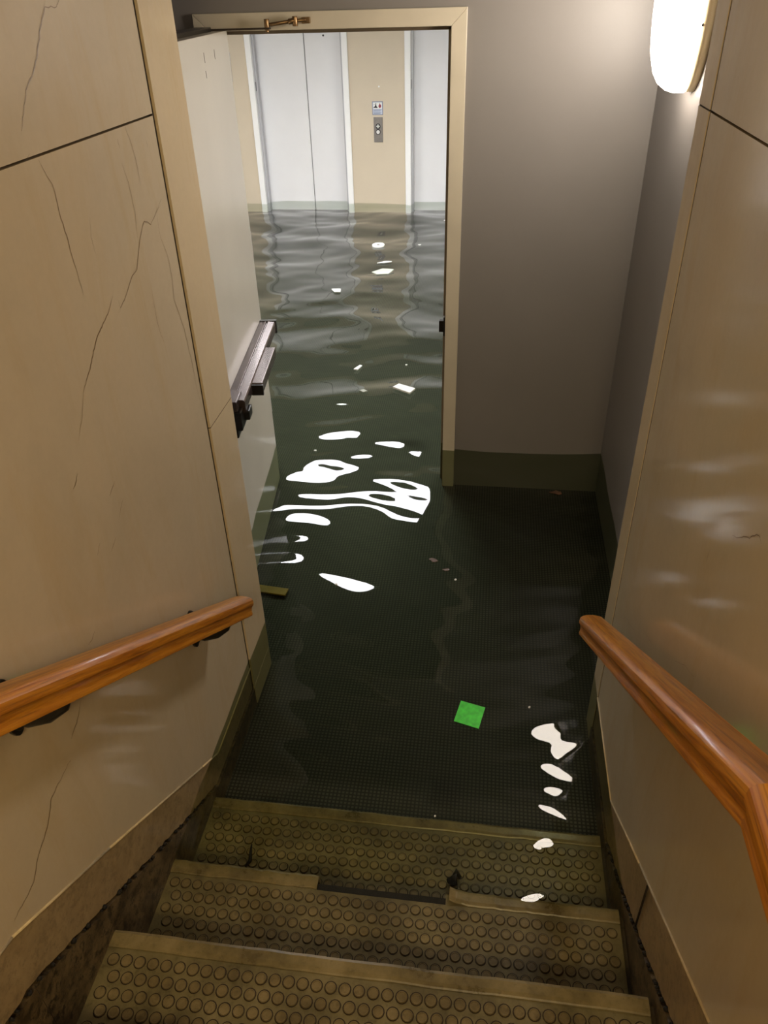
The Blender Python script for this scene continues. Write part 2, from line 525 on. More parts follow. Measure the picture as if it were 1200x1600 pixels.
# ------------------------------------------------------------------ grey vestibule
mb = MB()
T = 0.14
DX0, DX1, DZ = -1.135, -0.182, 1.80
mb.box((GL - .15, YB, FZ - .1), (DX0, YB + T, TOP)); mb.box((DX1, YB, FZ - .1), (XG + .15, YB + T, TOP))
mb.box((DX0, YB, DZ), (DX1, YB + T, TOP))
structure(mb.build('wall_back', [GREY]), 'grey painted wall around the doorway at the foot of the stairs', 'wall')
mb = MB(); mb.box((XG, 1.86, FZ - .1), (XG + .12, YB, TOP)); mb.box((XR + .02, 1.84, FZ - .1), (XG + .12, 1.862, TOP))
structure(mb.build('wall_vestibule_right', [GREY]), 'narrow grey side wall below the oval lamp', 'wall')
mb = MB(); mb.box((GL - .12, 2.0, FZ - .1), (GL, YB, TOP)); mb.box((GL - .12, 1.98, FZ - .1), (XL - .02, 2.006, TOP))
structure(mb.build('wall_vestibule_left', [GREY]), 'grey wall of the recess behind the open door', 'wall')
mb = MB(); mb.box((GL - .12, -2.5, TOP), (XG + .12, YB + T, TOP + .1))
structure(mb.build('ceiling', [CEIL]))
mb = MB(); mb.box((XL - .15, -2.5, -.3), (XR + .15, -2.4, TOP))
structure(mb.build('wall_front', [GREY]))
# floors
mb = MB(); mb.box((GL - .15, 1.2, FZ - .1), (XG + .15, YB + .07, FZ))
structure(mb.build('floor', [FLOOR]), 'dark waffle rubber floor under the water below the steps', 'floor')
# lobby floor built sloping up towards the lifts, imitating the shallowing by refraction
mb = MB(); mb.prism([(YB + .07, FZ - .1), (YF + .2, FZ - .1), (YF + .2, -.085), (YF - .1, -.085), (YB + .25, FZ), (YB + .07, FZ)], -3.9, 2.0)
structure(mb.build('floor_lobby', [FLOOR]), 'waffle rubber floor of the lift lobby under water', 'floor')

# ------------------------------------------------------------------ staircase
TREADS = [(1.367, 1.078, -.142), (1.078, .795, -.008), (.795, .512, .178)]  # first, sunken step raised to its apparent depth under water
stairs = thing('staircase', 'studded rubber steps going down into the flood water', 'stairs', (-.17, .8, FZ))
SX0, SX1 = XL + .004, XR - .014


def stud_rows(mb, y0, y1, z, ny, mi, seed):
    rnd = random.Random(seed)
    px = 0.0300
    for r in range(ny):
        y = y0 + (y1 - y0) * (r + .5) / ny
        k = 0; x = SX0 + .022 + (px / 2 if r % 2 else 0)
        while x < SX1 - .018:
            rr = 0.0108 + rnd.uniform(-.0004, .0004)
            n = 14
            vs_ = []
            hh = 0.0026
            for (rad, h) in ((rr * 1.07, 0), (rr, hh), (rr * .84, hh * 1.02), (rr * .78, hh * .72)):
                vs_ += [(x + rad * math.cos(2 * math.pi * q / n), y + rad * math.sin(2 * math.pi * q / n), z + h) for q in range(n)]
            fs = []
            for lv in range(3):
                fs += [(lv * n + q, lv * n + (q + 1) % n, (lv + 1) * n + (q + 1) % n, (lv + 1) * n + q) for q in range(n)]
            mb.add(vs_, fs, mi, False)
            mb.add(vs_[3 * n:], [tuple(range(n))], mi, False)
            mb.add([(x + q_ * rr * math.cos(2 * math.pi * q / n), y + q_ * rr * math.sin(2 * math.pi * q / n), z + .0003) for q_ in (1.03, 1.27) for q in range(n)], [(q, (q + 1) % n, n + (q + 1) % n, n + q) for q in range(n)], 2, False)  # dark ring painted around each stud in place of its shadow
            x += px; k += 1


for i, (yn, yb, z) in enumerate(TREADS):
    st = MB()
    if i == 1:
        st.box((XL - .01, yb - .02, FZ - .05), (XR + .01, yn - .038, z - .006), 0)
        st.box((XL - .01, yn - .040, FZ - .05), (-.362, yn - .012, z - .006), 0); st.box((-.022, yn - .040, FZ - .05), (XR + .01, yn - .012, z - .006), 0)
    else: st.box((XL - .01, yb - .02, FZ - .05), (XR + .01, yn - .012, z - .006), 0)
    o = st.build('step', [RISER], stairs)
    t_ = MB()
    t_.box((SX0, yb - .004, z - .006), (SX1, yn - .036, z), 0)
    if i != 1: t_.box((SX0, yn - .040, z - .009), (SX1, yn - .010, z - .0015), 0)
    else:
        t_.box((SX0, yn - .040, z - .009), (-.362, yn - .010, z - .0015), 0); t_.box((-.030, yn - .040, z - .009), (SX1, yn - .010, z - .0015), 0)
    stud_rows(t_, yb + .006, yn - .042, z, 7, 1, i)
    t_.build('stud_mat', [TREAD, STUD, JOINT_SHADE], o)
    # nosing: a bull-nosed strip with a ridge
    prof = [(0.000, -.040), (0.004, -.040), (0.006, -.008), (0.003, -.001), (-.004, .0028), (-.022, .0030), (-.030, .0022), (-.033, .0), (-.033, -.004), (-.004, -.006), (0.0, -.010)]

    def nosing(x0, x1, bend=0.0):
        nm = MB(); n = len(prof); cols = 26; vs_ = []; fs = []
        rnd = random.Random(i * 31 + int(x0 * 100))
        for c_ in range(cols + 1):
            x = x0 + (x1 - x0) * c_ / cols
            up = bend * max(0, 1 - (c_ / cols) * 7) ** 2
            w = rnd.uniform(-.0012, .0012)
            for (dy, dz) in prof: vs_.append((x, yn + dy + w + up * .3, z + dz + up + w * .4))
        for c_ in range(cols):
            for k in range(n): fs.append((c_ * n + k, c_ * n + (k + 1) % n, (c_ + 1) * n + (k + 1) % n, (c_ + 1) * n + k))
        fs.append(tuple(range(n))); fs.append(tuple(cols * n + k for k in range(n))[::-1])
        nm.add(vs_, fs, 0, False)
        return nm.build('nosing', [NOSE], o)
    if i == 1:
        nosing(SX0, -.362); q = nosing(-.022, SX1, 0.012); q['label'] = 'nosing with torn lifted left end'
        gm = MB(); gm.box((-.362, yn - .038, z - .130), (-.022, yn - .014, z - .010), 0)  # black box filling the nosing gap, stands in for the shade of the void
        gm.build('gap_shade_fill', [DIRT_SHADE], o)
    else:
        nosing(SX0, SX1)
# landing behind, on which the photographer stands
mb = MB(); mb.box((XL - .01, -2.4, -.1), (XR + .01, .500, .362))
mb.box((XL - .01, .47, .30), (XR + .01, .512, .364), 0)
structure(mb.build('floor_landing', [TREAD]))

# ------------------------------------------------------------------ handrails
PROF = [(-.034, -.012), (-.034, .010), (-.031, .019), (-.024, .0245), (-.012, .027), (.0, .0278), (.012, .027), (.024, .0245), (.031, .019), (.034, .010), (.034, .004),
        (.0315, .001), (.0298, -.005), (.0296, -.011), (.0308, -.0165), (.0325, -.0195), (.0325, -.027), (-.0325, -.027), (-.0325, -.0195), (-.0308, -.0165), (-.0296, -.011), (-.0298, -.005), (-.0315, .001), (-.034, .004)][1:]


def rail_obj(parent, xc, seglist, name='rail'):
    mb = MB(); n = len(PROF)
    pts = [Vector((xc, y, z)) for y, z in seglist]
    vs_ = []
    for i, p in enumerate(pts):
        def nrm(a, b):
            d = (b - a).normalized(); u_ = Vector((0, -d.z, d.y)); return u_ if u_.z > 0 else -u_
        if i == 0: u_ = nrm(pts[0], pts[1]); sc = 1
        elif i == len(pts) - 1: u_ = nrm(pts[-2], pts[-1]); sc = 1
        else:
            a = nrm(pts[i - 1], p); b = nrm(p, pts[i + 1]); u_ = (a + b).normalized(); sc = 1 / max(.5, u_.dot(a))
        for (px, pz) in PROF: vs_.append(p + Vector((px, 0, 0)) + u_ * (pz * sc))
    fs = []
    for i in range(len(pts) - 1):
        for k in range(n): fs.append((i * n + k, i * n + (k + 1) % n, (i + 1) * n + (k + 1) % n, (i + 1) * n + k))
    fs.append(tuple(range(n))); fs.append(tuple((len(pts) - 1) * n + k for k in range(n))[::-1])
    mb.add(vs_, fs, 0, True)
    for q in range(len(mb.m) - 2): mb.m[q] = 0 if q < n else 1
    mb.m[-1] = 1
    o = mb.build(name, [WOOD, WOOD_LEVEL], parent)
    md = o.modifiers.new('bevel', 'BEVEL'); md.width = .0010; md.segments = 2; md.limit_method = 'ANGLE'; md.angle_limit = math.radians(40)
    try:
        o.data.shade_smooth()
        bm = bmesh.new(); bm.from_mesh(o.data)
        for e in bm.edges:
            if len(e.link_faces) == 2 and e.calc_face_angle() > math.radians(32): e.smooth = False
        bm.to_mesh(o.data); bm.free()
    except Exception: pass
    return o


def bracket(parent, xw, side, y, zr):
    """wall plate, curved arm and saddle under the rail; zr: underside of the rail"""
    mb = MB()
    pl = []
    for k in range(24):
        t = 2 * math.pi * k / 24
        yy = .024 * math.cos(t); zz = .064 * math.sin(t)
        pl.append((y + yy, zr - .032 + zz))
    mb.prism(pl, xw, xw + side * .008, 0)
    mb.prism([(a * .8 + y * .2, b * .8 + (zr - .032) * .2) for a, b in pl], xw + side * .008, xw + side * .013, 0)
    o = mb.build('bracket', [BLACK_M], parent, bevel=.0015)
    am = MB()
    sl = .66
    xr = xw + side * .093
    am.tube([(xw + side * .010, y, zr - .040), (xw + side * .035, y, zr - .050), (xw + side * .065, y + .008, zr - .046), (xr - side * .006, y + .016, zr - .030), (xr, y + .018, zr - .012)], [.019, .018, .017, .017, .016], 14)
    for k in (-1, 1):
        pass
    am.build('arm', [BLACK_M], o)
    sd = MB()
    M_ = Matrix.Translation((xr, y + .01, zr - .009)) @ Matrix.Rotation(-math.atan(sl), 4, 'X')
    sd.box((-.013, -.040, -.005), (.013, .040, .001), 0, M_)
    sd.build('saddle', [BLACK_M], o, bevel=.0015)
    sc = MB()
    for zz in (.040, -.040):
        sc = MB(); sc.cyl((xw + side * .0125, y, zr - .032 + zz), (xw + side * .0155, y, zr - .032 + zz), .0045, .003, 10); sc.build('screw', [BLACK_M], o)
    del sc


SLOPE = .669


def rail_z(y, zref, yref): return zref + (yref - y) * SLOPE


hl = thing('handrail', 'varnished oak handrail on black brackets along the left marble wall', 'handrail', (XL + .093, 1.0, .8))
zL = lambda y: .452 + (1.585 - y) * .668          # rail centre line
rail_obj(hl, XL + .093, [(1.612, zL(1.612)), (.512, zL(.512)), (-.9, zL(.512))])
for y in (1.462, .775): bracket(hl, XL, 1, y, zL(y) - .030)
hr = thing('handrail', 'varnished oak handrail with a mitred bend along the right marble wall', 'handrail', (XR - .093, 1.0, .8))
zR = lambda y: .482 + (1.575 - y) * .683
rail_obj(hr, XR - .093, [(1.590, zR(1.590)), (.522, zR(.522)), (-.9, zR(.522))])
for y in (.640, -.4): bracket(hr, XR, -1, y, zR(max(y, .522)) - .030)

# ------------------------------------------------------------------ door frame and open leaf
door = thing('door_1', 'open cream fire door with bronze panic bar and painted frame', None, (DX0, YB, FZ), kind='structure')
fr = MB()
FO0, FO1, FT = -1.181, -0.137, 1.846
fw = .058
P0, P1 = YB - .018, YB + T + .012
# mitred architrave on the stair side
ia, ib, it = FO0 + fw, FO1 - fw, FT - fw


def quadbox(mb, q, y0, y1, mi=0):
    vs_ = [(x, y0, z) for x, z in q] + [(x, y1, z) for x, z in q]
    mb.add(vs_, [(0, 1, 2, 3), (7, 6, 5, 4), (0, 4, 5, 1), (1, 5, 6, 2), (2, 6, 7, 3), (3, 7, 4, 0)], mi)


quadbox(fr, [(FO0, FZ), (ia, FZ), (ia, it), (FO0, FT)], P0, YB + .001)
quadbox(fr, [(ib, FZ), (FO1, FZ), (FO1, FT), (ib, it)], P0, YB + .001)
quadbox(fr, [(FO0, FT), (ia, it), (ib, it), (FO1, FT)], P0, YB + .001)
fr.build('architrave', [FRAME_P], door, bevel=.002)
jb = MB()
jb.box((DX0 - .001, P0 + .004, FZ), (ia, P1, it)); jb.box((ib, P0 + .004, FZ), (DX1 + .001, P1, it)); jb.box((DX0, P0 + .004, it), (DX1, P1, DZ + .001))
# door stop
jb.box((ia, YB + .055, FZ), (ia + .014, YB + .085, it), 1); jb.box((ib - .014, YB + .055, FZ), (ib, YB + .085, it), 1); jb.box((ia, YB + .055, it - .014), (ib, YB + .085, it), 1)
jb.build('jamb', [FRAME_P, FRAME_D], door, bevel=.0015)
# leaf in its own axes: u along the leaf from the hinge, n out of the face, z up
Lh = Vector((-1.046, 3.322, 0)); Lu = Vector((.1114, -.9938, 0)); Ln = Vector((.9938, .1114, 0))


def LM():
    return Matrix(((Lu.x, Ln.x, 0, Lh.x), (Lu.y, Ln.y, 0, Lh.y), (0, 0, 1, 0), (0, 0, 0, 1)))


LMAT = LM()
lf = MB(); lf.box((0, -.045, FZ + .012), (.915, 0, 1.792), 0, LMAT)
leaf = lf.build('door_leaf', [LEAF_P], door, bevel=.002)
# small scuffs near the top of the leaf
sf = MB()
for (u0, z0, h_) in ((.44, 1.715, .030), (.445, 1.670, .022), (.27, 1.715, .030)):
    sf.box((u0, 0, z0), (u0 + .003, .0006, z0 + h_), 0, LMAT)
s_ = sf.build('scuff', [JOINT_SHADE], leaf); s_['label'] = 'short dark scuff marks'
hg = MB()
for z in (.18, .95, 1.62): hg.cyl(LMAT @ Vector((-.010, -.010, z)), LMAT @ Vector((-.010, -.010, z + .1)), .009, n=12)
hg.build('hinge', [STEEL], leaf)
# panic bar
ZB = .664
cs = MB()
prof = [(0, ZB - .052), (0, ZB), (.030, ZB + .002), (.033, ZB - .003), (.037, ZB - .003), (.040, ZB + .002), (.068, ZB), (.072, ZB - .006), (.072, ZB - .042), (.064, ZB - .052)]
n = len(prof)
vs_ = [LMAT @ Vector((u_, a, b)) for u_ in (.045, .862) for a, b in prof]
cs.add(vs_, [tuple(range(n)), tuple(range(2 * n - 1, n - 1, -1))] + [(k, (k + 1) % n, n + (k + 1) % n, n + k)[::-1] for k in range(n)], 0)
bar = cs.build('panic_bar', [BRONZE], leaf, bevel=.001)
pd = MB(); pd.box((.335, .066, ZB - .050), (.700, .112, ZB - .006), 0, LMAT)
pd.build('push_pad', [BRONZE], bar, bevel=.004)
ec = MB(); ec.box((.698, .068, ZB - .053), (.712, .115, ZB - .010), 0, LMAT); ec.box((.030, -.001, ZB - .056), (.047, .076, ZB + .004), 0, LMAT)
ec.build('end_cap', [BLACK_M], bar, bevel=.002)
lk = MB()
lk.box((.800, -.0005, ZB - .028), (.905, .050, ZB + .012), 0, LMAT)
lk.box((.780, -.0005, ZB - .105), (.905, .060, ZB - .030), 1, LMAT)
lk.box((.795, -.0005, ZB - .150), (.880, .035, ZB - .100), 1, LMAT)
lk.box((.790, .045, ZB - .088), (.850, .080, ZB - .050), 1, LMAT)
lk.build('latch_housing', [BRONZE, BLACK_M], bar, bevel=.003)
# closer arm in front of the head of the frame
cl = MB()
cl.box((-.985 - .02, 3.300 - .02, 1.755), (-.985 + .02, 3.300 + .0, 1.79), 1)
cb = MB(); cb.box((.06, -.045 - .060, 1.730), (.66, -.0455, 1.806), 0, LMAT)
closer = cb.build('door_closer', [BLACK_M], door, bevel=.003)
ar = MB()
ar.box((-1.172, 3.285, 1.7925), (-.870, 3.312, 1.7985), 1)
ar.cyl((-.881, 3.298, 1.790), (-.881, 3.298, 1.826), .0095, n=14)
ar.cyl((-.881, 3.298, 1.783), (-.881, 3.298, 1.790), .006, n=12)
ar.cyl((-.881, 3.298, 1.806), (-.800, 3.306, 1.815), .0065, n=12); ar.cyl((-.800, 3.306, 1.815), (-.775, 3.309, 1.818), .0095, n=12)
ar.cyl((-.775, 3.309, 1.800), (-.775, 3.309, 1.832), .0100, n=14)
ar.cyl((-.775, 3.309, 1.817), (-.735, 3.318, 1.819), .006, n=10)
ar.box((-.752, 3.316, 1.808), (-.722, YB - .017, 1.828), 0)
ar.build('closer_arm', [BRASS, JOINT_SHADE], closer, bevel=.0012)
# keeper on the right jamb
sp = MB()
sp.box((ib - .010, YB + .002, .585), (ib + .001, YB + .034, .672)); sp.box((ib - .030, YB + .006, .602), (ib - .008, YB + .030, .655))
sp.build('strike', [BLACK_M], door, bevel=.0015)
pk = MB(); pk.box((ib - .0012, P0 + .002, .58), (ib + .002, YB + .003, .665), 0)
pk.build('strike_plate', [STEEL], door)

# ------------------------------------------------------------------ lobby
CZ = 2.15
LX0, LX1 = -3.7, 1.8
E1 = (-2.545, -1.515)       # outer edges of lift one frame
E2 = (-.952, .078)
mb = MB()
for a, b in ((LX0, E1[0] + .02), (E1[1] - .02, E2[0] + .02), (E2[1] - .02, LX1)): mb.box((a, YF, FZ - .1), (b, YF + .12, CZ))
for a, b in (E1, E2): mb.box((a + .019, YF, 1.80), (b - .019, YF + .12, CZ))
structure(mb.build('wall_lobby_far', [YELLOW_W]), 'pale yellow wall holding the two lifts', 'wall')
mb = MB(); mb.box((LX0 - .1, YB + T, FZ - .1), (LX0, YF + .12, CZ)); structure(mb.build('wall_lobby_left', [YELLOW_W]))
mb = MB(); mb.box((LX1, YB + T, FZ - .1), (LX1 + .1, YF + .12, CZ)); structure(mb.build('wall_lobby_right', [YELLOW_W]))
mb = MB(); mb.box((LX0, YB + .02, FZ - .1), (GL - .15, YB + T, CZ)); mb.box((XG + .15, YB + .02, FZ - .1), (LX1, YB + T, CZ)); mb.box((GL - .15, YB + T, FZ - .1), (DX0, YB + T + .01, CZ)); mb.box((DX1, YB + T, FZ - .1), (XG + .15, YB + T + .01, CZ)); mb.box((DX0, YB + T, DZ), (DX1, YB + T + .01, CZ))
structure(mb.build('wall_lobby_near', [YELLOW_W]))
mb = MB(); mb.box((LX0 - .1, YB + T, CZ), (LX1 + .1, YF + .12, CZ + .1)); structure(mb.build('ceiling_lobby', [CEIL]))


def lift(e, label):
    root = thing('elevator', label, 'elevator', ((e[0] + e[1]) / 2, YF, FZ), 'lifts in the lobby wall')
    a, b = e; w = .058; ht = 1.80
    f = MB()
    for (x0, x1) in ((a, a + w), (b - w, b)): f.box((x0, YF - .022, FZ), (x1, YF + .10, ht))
    f.box((a, YF - .022, ht - w), (b, YF + .10, ht))
    f.build('frame', [LIFT_F], root, bevel=.003)
    r = MB()
    for (x0, x1) in ((a + w, a + w + .022), (b - w - .022, b - w)): r.box((x0, YF + .03, FZ), (x1, YF + .16, ht - w))
    r.box((a + w, YF + .03, ht - w - .02), (b - w, YF + .16, ht - w))
    r.build('recess_lining', [LIFT_G], root, bevel=.002)
    m_ = (a + b) / 2 + .06
    for (x0, x1) in ((a + w + .01, m_ - .004), (m_ + .004, b - w - .01)):
        p = MB(); p.box((x0, YF + .105, FZ), (x1, YF + .135, ht - w)); p.build('door_panel', [LIFT_W], root, bevel=.003)
    s = MB(); s.box((m_ - .012, YF + .125, FZ), (m_ + .012, YF + .15, ht - w)); s.build('centre_seam', [SEAM], root)
    s = MB(); s.box((a + w, YF - .0, FZ - .001), (b - w, YF + .11, FZ + .008)); s.build('sill', [STEEL], root)
    k = MB(); k.cyl((m_ + .20, YF + .106, 1.555), (m_ + .20, YF + .098, 1.555), .009, n=12); k.build('keyhole', [SIGN_K], root)
    lb = MB(); lb.box((a + w - .006, YF + .02, 1.09), (a + w + .006, YF + .06, 1.17)); lb.build('marker_plate', [SEAM], root)
    return root


lift(E1, 'white two-panel elevator door left of the call button panel')
lift(E2, 'white elevator door right of the call button panel, cut by the door frame')
# call panel
cp = thing('call_panel', 'narrow steel elevator call panel with two round buttons on yellow wall', 'call panel', (-1.229, YF, .726))
m_ = MB(); m_.box((-1.276, YF - .010, .610), (-1.184, YF, .843)); m_.build('faceplate', [STEEL], cp, bevel=.003)
rg = MB()
for z in (.758, .706): rg.cyl((-1.231, YF - .0095, z), (-1.231, YF - .014, z), .026, n=24)
rg.build('button_surround', [SIGN_K], cp)
b1 = MB(); b1.box((-1.249, YF - .019, .752), (-1.213, YF - .013, .764)); b1.box((-1.237, YF - .019, .742), (-1.225, YF - .013, .776))
b1.build('button', [BUTTON], cp, bevel=.001)
b2 = MB(); b2.cyl((-1.231, YF - .013, .706), (-1.231, YF - .020, .706), .018, n=20)
b2.build('button', [BUTTON], cp)
# sign above it
sg = thing('fire_notice', 'small pale blue notice with black and red pictograms above call panel', 'sign', (-1.233, YF, .92))
m_ = MB(); m_.box((-1.286, YF - .005, .862), (-1.178, YF, .984), 0); m_.box((-1.280, YF - .0056, .868), (-1.184, YF - .004, .978), 1)
m_.box((-1.276, YF - .0062, .918), (-1.188, YF - .005, .974), 2)
m_.build('board', [SIGN_B, SIGN_W, WHITE_PP], sg)
pg = MB()
# falling figure and stairs in black
pg.add([(-1.274, YF - .007, .926), (-1.232, YF - .007, .926), (-1.232, YF - .007, .934), (-1.240, YF - .007, .938), (-1.246, YF - .007, .955), (-1.244, YF - .007, .968), (-1.251, YF - .007, .969), (-1.255, YF - .007, .950), (-1.262, YF - .007, .936), (-1.274, YF - .007, .932)], [tuple(range(10))], 0)
pg.add([(-1.268, YF - .007, .955), (-1.262, YF - .007, .955), (-1.262, YF - .007, .961), (-1.268, YF - .007, .961)], [(0, 1, 2, 3)], 0)
# flame in red
pg.add([(-1.220, YF - .007, .930), (-1.208, YF - .007, .924), (-1.196, YF - .007, .932), (-1.194, YF - .007, .946), (-1.202, YF - .007, .958), (-1.207, YF - .007, .972), (-1.214, YF - .007, .956), (-1.222, YF - .007, .944)], [tuple(range(8))], 1)
pg.build('pictogram', [SIGN_K, SIGN_R], sg)
tl = MB()
for z in (.908, .899, .884, .875): tl.box((-1.272, YF - .0066, z - .0022), (-1.192 - (.01 if z in (.899, .875) else 0), YF - .0058, z + .0022))
tl.build('text_line', [SIGN_B], sg)
sc = MB(); sc.cyl((-1.213, YF - .006, 1.115), (-1.213, YF, 1.115), .008, n=12)
o = sc.build('wall_plug', [LIFT_F]); tag(o, 'tiny white plug on the yellow wall above the notice', 'wall plug')

# lobby ceiling panels; the outer two are unseen extras added to brighten the lobby
for x, y, lab in ((-1.18, 5.95, 'glowing ceiling panel mirrored as white patches in the water at the doorway'), (-3.0, 5.95, 'unseen ceiling panel added on the far left to brighten the lobby'), (.75, 5.95, 'unseen ceiling panel added on the far right to brighten the lobby')):
    cp_ = thing('ceiling_light', lab, 'ceiling light', (x, y, CZ), 'ceiling panels of the lobby')
    f = MB(); w, d = .56, .33
    f.box((x - w, y - d, CZ - .03), (x + w, y - d + .02, CZ)); f.box((x - w, y + d - .02, CZ - .03), (x + w, y + d, CZ))
    f.box((x - w, y - d, CZ - .03), (x - w + .02, y + d, CZ)); f.box((x + w - .02, y - d, CZ - .03), (x + w, y + d, CZ))
    f.build('frame', [LIFT_F], cp_)
    f = MB(); f.box((x - w + .02, y - d + .02, CZ - .018), (x + w - .02, y + d - .02, CZ - .006)); f.build('diffuser', [LOBBY_G], cp_)

# ------------------------------------------------------------------ oval wall lamp
LY, LZ = 2.755, 1.850
lamp = thing('wall_lamp', 'glowing oval bulkhead lamp high on the narrow grey side wall', 'wall lamp', (XG, LY, LZ))


def oval(mb, x0, prof_, ry, rz, mi=0, n=48):
    """stack of superellipse rings; prof_: (distance out of the wall, scale)"""
    vs_ = []
    for out_, s in prof_:
        for k in range(n):
            t = 2 * math.pi * k / n; c_, s_ = math.cos(t), math.sin(t); e = 1.0
            vs_.append((x0 - out_, LY + ry * s * math.copysign(abs(c_) ** e, c_), LZ + rz * s * math.copysign(abs(s_) ** e, s_)))
    fs = []
    for i in range(len(prof_) - 1):
        for k in range(n): fs.append((i * n + k, i * n + (k + 1) % n, (i + 1) * n + (k + 1) % n, (i + 1) * n + k))
    fs.append(tuple(range(n))); fs.append(tuple((len(prof_) - 1) * n + k for k in range(n))[::-1])
    mb.add(vs_, fs, mi, True)


m_ = MB(); oval(m_, XG, [(0, 1), (.022, 1), (.030, .96), (.032, .90)], .148, .228)
m_.build('base', [LAMP_BASE], lamp)
m_ = MB(); oval(m_, XG, [(.028, .92), (.055, .92), (.080, .89), (.105, .82), (.122, .71), (.134, .55), (.141, .33), (.143, .12)], .146, .250)
m_.build('diffuser', [LAMP_G], lamp)
m_ = MB(); m_.cyl((XG - .030, LY - .139, 1.800), (XG - .0345, LY - .139, 1.800), .004, n=10); m_.build('screw', [BLACK_M], lamp)

# ------------------------------------------------------------------ flood water with real ripples
WAVES = []
rw = random.Random(21)
for k in range(46):
    lam = rw.choice([.16, .22, .3, .36, .42, .5, .6, .75, .95]) * rw.uniform(.85, 1.15)
    th = rw.gauss(math.pi / 2, .5)
    amp = lam * 0.00115 * rw.uniform(.5, 1.4)
    if lam < .3: amp *= .55
    WAVES.append((2 * math.pi / lam * math.cos(th), 2 * math.pi / lam * math.sin(th), rw.uniform(0, 6.28), amp))

SHORT = []
for k in range(14):
    lam = rw.uniform(.11, .17); th = rw.gauss(math.pi / 2, .22)
    SHORT.append((2 * math.pi / lam * math.cos(th), 2 * math.pi / lam * math.sin(th), rw.uniform(0, 6.28), lam * .0044 * rw.uniform(.5, 1.3)))


def wave(x, y):
    # a little warp so the crests wander
    wx = x + .06 * math.sin(2.3 * y + 1.1) + .03 * math.sin(5.1 * y + 2.7 * x)
    wy = y + .05 * math.sin(3.1 * x + .4) + .03 * math.sin(4.3 * x - 1.9 * y)
    a = WAVE_NEAR + (WAVE_FAR - WAVE_NEAR) * min(1, max(0, (y - 1.6) / 1.6))
    s = .30 * math.exp(-((y - 2.8) / .8) ** 2) + .12 + .88 * math.exp(-((y - 1.1) / .75) ** 2)
    return a * sum(A * math.sin(kx * wx + ky * wy + p) for kx, ky, p, A in WAVES) + s * sum(A * math.sin(kx * wx + ky * wy + p) for kx, ky, p, A in SHORT)


WAVE_NEAR, WAVE_FAR = 1.0, 2.1
wv, wf = [], []


def grid(x0, x1, y0, y1, step):
    nx = int((x1 - x0) / step); ny = int((y1 - y0) / step); b = len(wv)
    for j in range(ny + 1):
        for i in range(nx + 1):
            x = x0 + (x1 - x0) * i / nx; y = y0 + (y1 - y0) * j / ny
            wv.append((x, y, wave(x, y)))
    for j in range(ny):
        for i in range(nx):
            a = b + j * (nx + 1) + i; wf.append((a, a + 1, a + nx + 2, a + nx + 1))


YS = YB + .07
grid(GL, XG, 2.008, YS, .014)
grid(XL, XR, .795, 2.008, .012)
grid(DX0 + .001, DX1 - .001, YS, YB + T + .012, .022)
grid(LX0, LX1, YB + T + .012, YF, .028)
for a, b in (E1, E2): grid(a + .06, b - .06, YF, YF + .104, .02)
me = bpy.data.meshes.new('flood_water'); me.from_pydata(wv, [], wf); me.materials.append(WATER)
me.polygons.foreach_set('use_smooth', [True] * len(me.polygons)); me.update()
wo = bpy.data.objects.new('flood_water', me); C.objects.link(wo)
tag(wo, 'murky green flood water filling the lobby and the lower steps', 'water', kind='stuff')

# ------------------------------------------------------------------ floating litter


def sheet(name, poly, z, th, mat, label, cat, group=None, lift=0.0, curl=.003):
    """thin floating piece: polygon in x,y with its own thickness"""
    cx = sum(p[0] for p in poly) / len(poly); cy = sum(p[1] for p in poly) / len(poly)
    zz = wave(cx, cy) + z
    bm = bmesh.new()
    vs_ = [bm.verts.new((x - cx, y - cy, 0)) for x, y in poly]
    bm.faces.new(vs_)
    bmesh.ops.subdivide_edges(bm, edges=bm.edges[:], cuts=4, use_grid_fill=True)
    rnd = random.Random(len(name) + int(cx * 100))
    a, b = rnd.uniform(-40, 40), rnd.uniform(-40, 40)
    for v in bm.verts: v.co.z = curl * math.sin(a * v.co.x + b * v.co.y + 1)
    bmesh.ops.recalc_face_normals(bm, faces=bm.faces)
    r = bmesh.ops.extrude_face_region(bm, geom=bm.faces[:])
    for g in r['geom']:
        if isinstance(g, bmesh.types.BMVert): g.co.z += th
    bmesh.ops.recalc_face_normals(bm, faces=bm.faces)
    m = bpy.data.meshes.new(name); bm.to_mesh(m); bm.free(); m.materials.append(mat)
    o = bpy.data.objects.new(name, m); C.objects.link(o); o.location = (cx, cy, zz)
    tag(o, label, cat, group)
    return o


sheet('paper_note', [(-.024, 1.705), (.054, 1.684), (.036, 1.597), (-.042, 1.619)], .004, .0012, GREEN, 'bright green square paper note floating near the bottom steps', 'paper', curl=.0012)
G = 'pale scraps floating in the lobby'
sheet('paper_scrap', [(-.525, 3.985), (-.495, 4.030), (-.395, 3.975), (-.420, 3.915)], .006, .010, WHITE_PP, 'largest white scrap floating just beyond the doorway', 'scrap', G, curl=.002)
sheet('paper_scrap', [(-.800, 4.270), (-.772, 4.335), (-.757, 4.330), (-.775, 4.262)], .005, .006, WHITE_PP, 'small upright white sliver floating left of the largest white scrap', 'scrap', G)
sheet('paper_scrap', [(-.712, 3.950), (-.690, 3.965), (-.665, 3.945), (-.690, 3.930)], .003, .004, PALE_PP, 'dull soggy scrap floating left of the largest white scrap', 'scrap', G)
sheet('paper_scrap', [(-1.215, 5.730), (-1.14, 5.715), (-1.13, 5.650), (-1.175, 5.645)], .006, .006, WHITE_PP, 'small white scrap floating in mid lobby below the left elevator', 'scrap', G)
